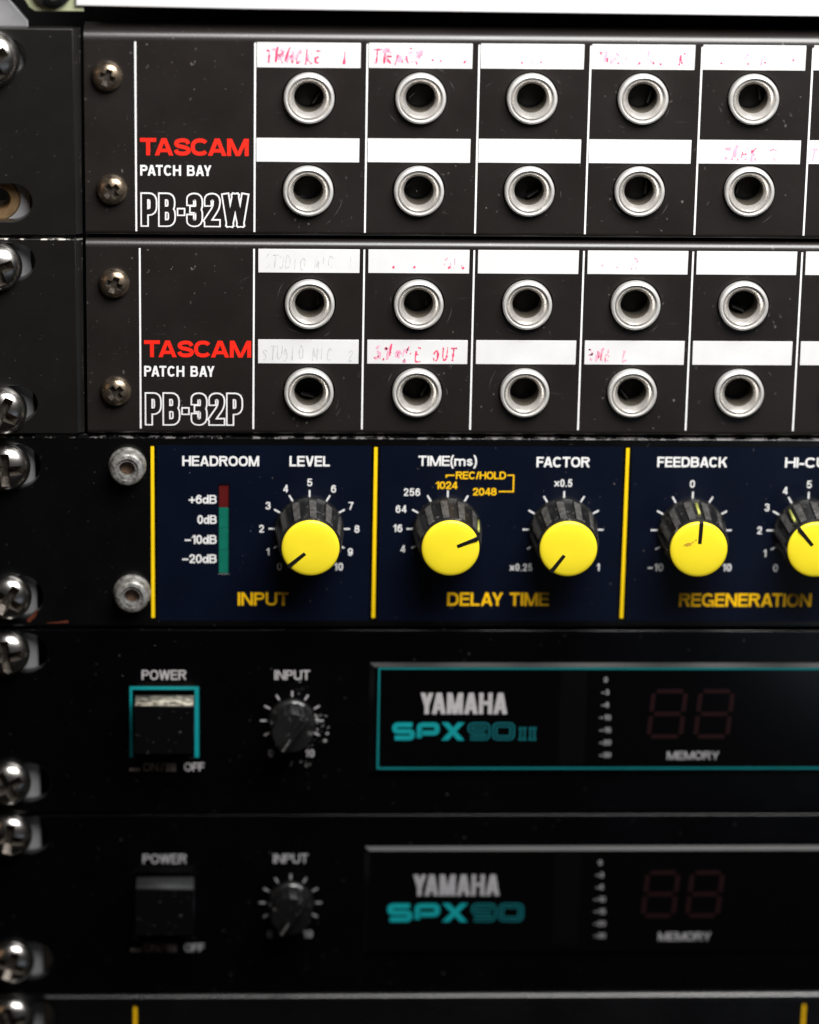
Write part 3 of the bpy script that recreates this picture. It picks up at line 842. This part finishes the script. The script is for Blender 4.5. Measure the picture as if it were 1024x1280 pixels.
def make_knob():
    NR = 12; SEG = 240
    def rib(a):                                # 1 on a raised grip rib, 0 in the groove between
        t = (a/(2*math.pi)*NR) % 1.0
        d = abs(t - .5)*2
        return min(1, max(0, (.50 - d)/.10))
    def rf(r, y, a):
        if y > -1.9 or y < -12.3: return r
        return r - .5*(1 - rib(a))
    prof = [(7.0, 0.2), (7.4, -.1), (7.6, -.6), (7.58, -1.5), (7.5, -2.2), (7.45, -2.4), (7.38, -3.4), (7.2, -6.0), (7.0, -8.8), (6.85, -11.2), (6.72, -12.0), (6.62, -12.35), (6.5, -12.7), (6.2, -12.8), (0, -12.8)]
    bm = bmesh.new()
    def mf(k, i):
        return 1 if (5 <= k <= 9 and rib(2*math.pi*(i+.5)/SEG) > .9) else 0
    lathe(bm, prof, seg=SEG, rfun=rf, mat_fun=mf)
    body = obj('knob', bm, [M['knob'], M['knob_rib']], None, (0, 0, 0), smooth=30)
    bm = bmesh.new()
    lathe(bm, [(6.25, -12.7), (6.3, -13.3), (6.22, -13.52), (6.0, -13.68), (5.4, -13.82), (4, -13.98), (2, -14.06), (0, -14.08)], seg=72)
    obj('cap', bm, M['cap'], body, (0, 0, 0))
    bm = bmesh.new(); add_box(bm, -.42, .42, -14.10, -13.0, 1.5, 6.36, .05, 1)
    obj('pointer', bm, M['pointer'], body, (0, 0, 0))
    bm = bmesh.new()
    pts = [(7.40, -3.0), (6.98, -9.4)]
    vs = [bm.verts.new((s*.28, y, r + dr)) for r, y in pts for dr in (-.3, .06) for s in (-1, 1)]
    for f in ((0, 1, 3, 2), (4, 6, 7, 5), (2, 3, 7, 6), (0, 2, 6, 4), (1, 5, 7, 3), (0, 4, 5, 1)): bm.faces.new([vs[q] for q in f])
    obj('skirt_mark', bm, M['skirt_line'], body, (0, 0, 0))
    return body
kp = None
for (xc, zc), ang in zip(KN, (230, 67, 216, 3, 321)):
    k = make_knob() if kp is None else copy_tree(kp)
    if kp is None: kp = k
    k.parent = delay
    k.location = (Vector((xc, -.08, zc)) - O)*K
    k.rotation_euler = (0, R(ang), 0)
    if ang == 3:                               # brown smudge on one cap only
        cp = [c for c in k.children if c.name.startswith('cap')][0]
        ORIGIN[cp.name] = Vector((0, 0, 0))
        bm = bmesh.new()
        sheet(bm, [ribbon(smooth_curve([(-3.4, 1.0), (-2.6, 1.5), (-1.9, 1.6), (-1.3, 2.0)]), .5, widths=[.1 + .25*abs(math.sin(q*1.7)) for q in range(16)]), ribbon([(-2.9, .9), (-2.3, 1.2), (-1.8, 1.25)], .3), ribbon([(-1.0, 2.2), (-.8, 2.5)], .35)], -14.08)
        obj('smudge', bm, M['smudge'], cp, (0, 0, 0), smooth=0).location = (0, 0, 0)
# hex socket screws
def make_allen():
    bm = bmesh.new()
    lathe(bm, [(4.1, .3), (4.15, -.4), (3.95, -.8), (3.8, -1.0), (3.75, -3.0), (3.5, -3.4), (3.1, -3.6), (2.5, -3.65), (2.45, -3.3), (1.8, -3.25)], seg=48)
    hexr = [(2.3 if k else 2.3) for k in range(1)]
    for r0, y0, r1, y1 in ((1.8, -3.25, 1.65, -2.9),):
        lathe(bm, [(r0, y0), (r1, y1), (1.6, -.8)], seg=48)
    o = obj('socket_screw', bm, M['alu_worn'], None, (0, 0, 0))
    bm = bmesh.new()
    lathe(bm, [(1.7, -1.4), (0, -1.2)], seg=6)
    obj('socket_floor', bm, M['socket'], o, (0, 0, 0))
    return o
ap = None
for x, z in ((-45.34, -95.0), (-44.5, -124.35)):
    s = make_allen() if ap is None else copy_tree(ap)
    if ap is None: ap = s
    s.parent = delay; s.location = (Vector((x, 0, z)) - O)*K; s.rotation_euler = (0, random.random()*3, 0)
specks('dust', dp, -60, 110, -131, -90, -.03, 45, M['dust'], .02, .11, 5)
# stain on one cap
bm = bmesh.new()
# dim red reflection on the lower rim, painted as flat strokes
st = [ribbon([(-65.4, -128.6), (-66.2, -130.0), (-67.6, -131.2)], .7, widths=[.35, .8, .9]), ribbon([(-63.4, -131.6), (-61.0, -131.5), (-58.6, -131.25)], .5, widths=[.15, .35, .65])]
printed('rim_glint', st, M['warm_glint'], dp, -.03)

# ------------------------------------------------------------------ effects processors
def seven_seg(x, z, w, h, t, sl):
    q = []
    def seg(a, b):
        q.append(ribbon([(x + a[0]*w + sl*a[1]*h, z + a[1]*h), (x + b[0]*w + sl*b[1]*h, z + b[1]*h)], t))
    e = .09; v = .055
    for a, b in (((e, 0), (1-e, 0)), ((e, .5), (1-e, .5)), ((e, 1), (1-e, 1)), ((0, v), (0, .5-v)), ((0, .5+v), (0, 1-v)), ((1, v), (1, .5-v)), ((1, .5+v), (1, 1-v))): seg(a, b)
    return q

def wide_logo(x0, z0, wd, ht, second):
    """square techno capitals: S P X filled, 9 0 drawn as double lines, then small bars"""
    w = .27*ht
    S = [[rc([(1, 1), (0, 1), (0, .5), (1, .5), (1, 0), (0, 0)], .2, .22)], [rc([(0, 0), (0, 1), (1, 1), (1, .38), (.1, .38)], .2, .22)]]
    spx, out = [], []
    lw = wd*(.185 if second else .185)
    x = x0; gap = wd*.016
    def put(strokes, x, lw, w, dst, line=False):
        for pts in strokes:
            P = [(x + w/2 + u*(lw-w), z0 + w/2 + v*(ht-w)) for u, v in pts]
            if line:
                dst.append(ribbon(P, w*.98))
            else: dst.append(ribbon(P, w))
    put(S[0], x, lw, w, spx); x += lw + gap
    put(S[1], x, lw, w, spx); x += lw + gap
    for a, b in (((x, z0), (x + lw*1.02 - w*1.3, z0 + ht)), ((x + lw*1.02 - w*1.3, z0), (x, z0 + ht))):
        spx.append([[a, (a[0] + w*1.3, a[1]), (b[0] + w*1.3, b[1]), b]])
    x += lw*1.02 + gap*1.6
    dark = []
    nine = [rc([(0, 0), (1, 0), (1, 1), (0, 1), (0, .48), (1, .48)], .2, .22)]
    zero = [rc([(.5, 0), (1, 0), (1, 1), (0, 1), (0, 0), (.5, 0)], .2, .22)]
    for g in (nine, zero):
        for pts in g:
            P = [(x + w/2 + u*(lw-w), z0 + w/2 + v*(ht-w)) for u, v in pts]
            out.append(ribbon(P, w)); dark.append(ribbon(P, w*.34))
        x += lw + gap
    return spx, out, dark

def fx_unit(label, zt, zb, dz, second, slots, yf=-.92):
    t = thing('effects_processor', label, 'effects processor', (160, 3, zb), 'rack units stacked in the rack')
    O = ORIGIN[t.name]
    pc = (160, 0, (zt+zb)/2)
    fx0, fx1, fz0, fz1 = -45.4 + .2, -29.8, -163.6 + dz, -146.6 + dz
    bm = plate(rect(-84, RIGHT, zb, zt), [stadium(-81, sr, sz, 4.6) for sr, sz in slots] + [rect(fx0 + 1.0, fx1 - 1.0, fz0, fz1 - 1.0)], 0, 3, .3, 3)
    p = obj('front_panel', bm, M['fx_paint'], t, pc)
    bm = bmesh.new(); add_box(bm, -53, 371, 7.4, 140, zb + .8, zt - .8, .4)
    obj('chassis', bm, M['chassis'], t, O)
    g = 'grey_print' if second else 'dim_print'
    tp = M['grey_print' if second else 'dim_print']
    # power switch
    bo = ((fx0+fx1)/2, 0, (fz0+fz1)/2)
    yb = -7.0
    bx0, bzt = proud(-44.3, -151.45 + dz, yb); bx1, _ = proud(-30.8, -151, yb)
    _, bzb = proud(0, -163.0 + dz, yb)
    bm = bmesh.new(); add_box(bm, bx0, bx1, yb, 6.8, bzb, bzt, .3)
    btn = obj('power_button', bm, M['button'], t, bo)
    bm = bmesh.new()
    add_box(bm, bx0 + .25, bx1 - .25, yb + .5, -.3, bzt - .1, bzt + .06)
    obj('dusty_top', bm, M['grime'] if second else M['ledge'], btn, ORIGIN[btn.name])
    if second:
        st = [rstroke(fx0, fx1, fz1 - .75, fz1), rstroke(fx0, fx0 + .55, fz0, fz1 - .75), rstroke(fx1 - .95, fx1, fz0, fz1 - .75)]
        printed('button_frame', st, M['teal_print'], p, -.04)
    z = dz
    st = T('POWER', -42.5, -32.6, -145.0 + z, -142.7 + z, .16) + T('INPUT', -13.0, -5.1, -145.0 + z, -142.7 + z, .16)
    st += num('0', -13.6, -162.6 + z, 1.8) + num('10', -5.0, -162.6 + z, 1.8)
    kx, kz = -9.0, -154.75 + z
    st += ticks(kx, kz, range(-150, 151, 30), 5.7, 7.1, .36)
    st += T('OFF', -33.1, -28.6, -166.9 + z, -164.9 + z, .16)
    printed('lettering', st, tp, p, -.04)
    st = T('ON', -42.3, -38.9, -166.9 + z, -164.9 + z, .15) + [rstroke(-45.3, -43.0, -166.9 + z, -166.1 + z), rstroke(-37.2, -35.0, -166.9 + z, -165.0 + z), T('/', -38.5, -37.6, -166.9 + z, -164.9 + z, .15)[0]]
    printed('switch_marks', st, M['shaded_print'], p, -.04)
    # input knob
    bm = bmesh.new()
    lathe(bm, [(5.2, 0), (5.3, -1), (5.1, -1.4), (4.9, -1.6), (4.7, -7.2), (4.4, -7.7), (0, -7.9)], seg=72, rfun=lambda r, y, a: r - (.18 if (int(a/(2*math.pi)*36) % 2 and -7.3 < y < -1.5) else 0))
    add_box(bm, -1.0, 1.0, -9.6, -7.5, -4.5, 4.5, .35)
    kb = obj('input_knob', bm, M['scuffed_knob' if second else 'small_knob'], t, (0, 0, 0))
    kb.location = (Vector((kx, 0, kz)) - O)*K; kb.rotation_euler = (0, R(212), 0)
    bm = bmesh.new(); add_box(bm, -.22, .22, -9.68, -9.2, 1.0, 4.3)
    pm = obj('pointer', bm, M['knob_rib'], kb, (0, 0, 0)); pm.location = (0, 0, 0)
    # display window
    wx0, wz1 = (8.0 if second else 7.5), -140.75 + z
    wz0 = -167.4 + z
    bm = bmesh.new()
    ch = 1.45
    ring0 = [bm.verts.new(q) for q in ((wx0, .2, wz0), (190, .2, wz0), (190, .2, wz1), (wx0, .2, wz1))]
    ring1 = [bm.verts.new(q) for q in ((wx0 + ch*.9, yf, wz0 + .6), (190 - ch, yf, wz0 + .6), (190 - ch, yf, wz1 - ch*.62), (wx0 + ch*.9, yf, wz1 - ch*.62))]
    for i in range(4): bm.faces.new((ring0[i], ring0[(i+1) % 4], ring1[(i+1) % 4], ring1[i]))
    bmesh.ops.bevel(bm, geom=[e for e in bm.edges if e.verts[0] in ring1 and e.verts[1] in ring1], offset=.01, affect='EDGES')
    bz = obj('bezel', bm, M['fx_bezel'], t, (98, 0, (wz0+wz1)/2))
    bm = plate(rect(wx0 + ch*.9, 190 - ch, wz0 + .6, wz1 - ch*.62), [], yf + .012, 1.2, .1)
    wn = obj('display_window', bm, M['fx_window'], t, (98, 0, (wz0+wz1)/2))
    def pj(x, zz): return proud(x, zz, yf)
    def TB(s, x0, x1, zb_, zt_, w=.18, gap=.07):
        a, b = pj(x0, zb_); c, d = pj(x1, zt_)
        return text_strokes(s, a, b, c - a, d - b, w, gap)
    if second:
        a, b = pj(10.15, -166.5); c, d = pj(10.15, -142.1)
        st = [rstroke(a, a + .42, b, d), rstroke(a + .42, 186, d - .42, d), rstroke(a + .42, 186, b, b + .42)]
        printed('teal_frame', st, M['teal_frame'], wn, yf - .03)
        printed('maker_name', TB('YAMAHA', 19.7, 39.2, -153.2, -148.1, .19, .05), tp, wn, yf - .03)
        a, b = pj(13.5, -159.5); c, d = pj(41.0, -155.2)
        spx, out, dark = wide_logo(a, b, c - a, d - b, True)
        a, b = pj(41.6, -159.5); c, d = pj(46.1, -156.4)
        for q in range(2):
            xx = a + (c-a)*(.08 + .5*q)
            out += [rstroke(xx, xx + .38*(c-a), d - .45, d), rstroke(xx, xx + .38*(c-a), b, b + .45), rstroke(xx + .05*(c-a), xx + .33*(c-a), b + .45, d - .45)]
            dark += [rstroke(xx + .13*(c-a), xx + .25*(c-a), b + .3, d - .3)]
        dg = [(71.3, -158.6, 8.0, 10.9), (81.9, -158.6, 8.0, 10.9)]; mem = ('MEMORY', 75.7, 87.5, -164.2, -162.2); lx = (60.9, .55)
        lz0, lz1 = -144.95, -163.1
    else:
        printed('maker_name', TB('YAMAHA', 18.9, 38.6, -197.6, -192.35, .19, .05), M['dim_print'], wn, yf - .03)
        a, b = pj(13.1, -204.1); c, d = pj(44.2, -199.5)
        spx, out, dark = wide_logo(a, b, c - a, d - b, False)
        dg = [(71.7, -202.7, 7.7, 10.7), (81.9, -202.7, 7.7, 10.7)]; mem = ('MEMORY', 75.5, 87.6, -209.0, -206.9); lx = (61.2, .55)
        lz0, lz1 = -189.5, -207.7
    sx = printed('series_name', spx, M['teal_print'], wn, yf - .03)
    printed('series_number', out, M['teal_dim'], wn, yf - .03)
    printed('number_inline', dark, M['fx_window'], wn, yf - .06)
    st = []
    for (x, zz, w_, h_) in dg:
        a, b = pj(x, zz); st += seven_seg(a, b, w_*.9, h_, .95, .075)
    printed('digit_display', st, M['digit'], wn, yf - .03)
    st = TB(*mem, .17)
    for i, s in enumerate(('0', '_3', '_6', '_10', '_15', '_20', '_30')):
        x, zz = pj(lx[0] + i*.1 + .3, lz0 + (lz1 - lz0)*i/6)
        st += text_strokes(s, x - (.45 if len(s) == 1 else 1.0 if len(s) == 2 else 1.45), zz - .6, (.85 if len(s) == 1 else 1.7 if len(s) == 2 else 2.6), 1.25, .17, .09)
    printed('lettering', st, M['dim_print'], wn, yf - .03)
    a, b = pj(51.0, -165.5 + z); c, d = pj(57.0, -142.7 + z)
    printed('meter_strip', [rstroke(a, c, b, d)], M['meter'], wn, yf - .03)
    specks('dust', p, -60, 6, zb + 2, zt - 2, 0, 22, M['dust'], .02, .1, int(-zb))
    if second:
        o = specks('dust_clumps', p, kx + 3.5, kx + 8.2, kz - 6.5, kz + 1.5, 0, 34, M['clump'], .10, .62, 41)
        specks('dust_clumps', p, kx - 1, kx + 5, kz - 11.0, kz - 9.9, 0, 12, M['clump'], .06, .5, 43)
        specks('dust_clumps', p, kx + .5, kx + 3.5, kz + 6.0, kz + 12, 0, 10, M['clump'], .06, .45, 44)
    return t
fx_unit('black effects processor with a teal-framed switch and teal-framed display', -133.2, -177.05, 0, True, [(-63.2, -138.7), (-63.1, -169.7)])
fx_unit('black effects processor without teal frames, second unit from the bottom', -177.6, -221.5, -44.45, False, [(-63.2, -182.4), (-63.1, -213.6)])

# ------------------------------------------------------------------ bottom unit and top unit
bt = thing('dark_unit', 'black unit with short yellow lines at the bottom edge of the picture', 'rack unit', (160, 3, -266), 'rack units stacked in the rack')
bm = plate(rect(-84, RIGHT, -266, -221.95), [stadium(-81, -63.1, -227.2, 4.6)], -1.2, 4.4, 1.3, 5)
bp_ = obj('front_panel', bm, M['unit_paint'], bt, (160, 0, -244))
bm = bmesh.new(); add_box(bm, -53, 371, 7.4, 140, -265, -223.5, .4)
obj('chassis', bm, M['chassis'], bt, ORIGIN[bt.name])
for x in (-44.4, 109.9): printed('divider_line', [rstroke(x - .33, x + .33, -264, -224.7)], M['amber_print'], bp_, -1.23)

tu = thing('silver_unit', 'pale silver unit along the top edge, above the upper patch bay', 'rack unit', (160, 3, 4.9), 'rack units stacked in the rack')
bm = plate([(-55.5, 5.75), (-20, 5.35), (372, 4.1), (372, 49), (-55.5, 49)], [], -.6, 3.4, .35, 3)
obj('front_panel', bm, M['silver'], tu, ORIGIN[tu.name])
oc = [(-53.8, 4.4), (-53.8, 48), (-84, 48), (-84, 22), (-69.3, 8.6)] + [(-69.3 + 3.4*math.sin(R(a))*.9 + (1-math.cos(R(a)))*1.2, 8.6 - 4.1*(1-math.cos(R(a-0)))) for a in (20, 40, 60, 80)] + [(-64.0, 4.35)]
bm = plate(oc, [circle(-60.3, 9.0, 3.4)], .4, 2.2, .3)
obj('rack_ear', bm, M['olive'], tu, ORIGIN[tu.name])
bm = bmesh.new(); add_box(bm, -53, 371, 9, 140, 9.0, 47, .4)
obj('chassis', bm, M['chassis'], tu, ORIGIN[tu.name])

# ------------------------------------------------------------------ rack screws: each one its own object
bolt_specs = [
    (-73.3, -5.35, -.8, 1.15, 'domed chrome rack screw on the ear of the upper patch bay'),
    (-72.7, -50.2, -.8, 1.0, 'upper of two domed rack screws on the ear of the lower patch bay'),
    (-72.2, -82.1, -.8, 1.0, 'lower of two domed rack screws on the ear of the lower patch bay'),
    (-71.7, -95.2, 0, 1.0, 'upper of two shiny rack screws on the black delay unit end'),
    (-71.7, -125.2, 0, .97, 'lower of two shiny rack screws on the black delay unit end'),
    (-72.3, -138.3, 0, .97, 'upper shiny rack screw left of the teal-framed power switch'),
    (-72.5, -169.3, 0, .97, 'lower shiny rack screw left of the teal-framed power switch'),
    (-72.4, -182.0, 0, .97, 'blurred upper rack screw on the effects processor without teal frames'),
    (-72.4, -213.3, 0, .97, 'blurred lower rack screw on the effects processor without teal frames'),
    (-72.5, -226.8, -1.2, .97, 'blurred rack screw on the bottom unit, lowest of all screws'),
]
bproto = None
for i, (x, z, y, s, lab) in enumerate(bolt_specs):
    if bproto is None:
        o = bproto = screw_head('rack_screw', 5.35, 4.3, M['chrome'], (4.3, 1.9), None, 2.7, 0.0)
        bm = bmesh.new(); lathe(bm, [(2.4, .55), (2.4, 9), (0, 9)], seg=20)
        obj('shank', bm, M['chrome'], o, (0, 0, 0))
    else: o = copy_tree(bproto)
    o.location = Vector((x, y - .05, z))*K
    o.scale = (s, s, s)
    o.rotation_euler = (0, random.uniform(-.6, .6), 0)
    o['label'] = lab; o['category'] = 'screw'; o['group'] = 'rack screws down the left side'
bm = bmesh.new()
so = screw_head('round_head_screw', 4.4, 3.2, M['knob'], (2.2, 1.3), None, 1.6, .4)
so.location = Vector((-60.3, .3, 9.6))*K
so['label'] = 'black round-headed screw in the greenish ear of the silver unit'; so['category'] = 'screw'
bm = bmesh.new(); lathe(bm, [(2.2, .5), (2.2, 8), (0, 8)], seg=20)
obj('shank', bm, M['knob'], so, (0, 0, 0))
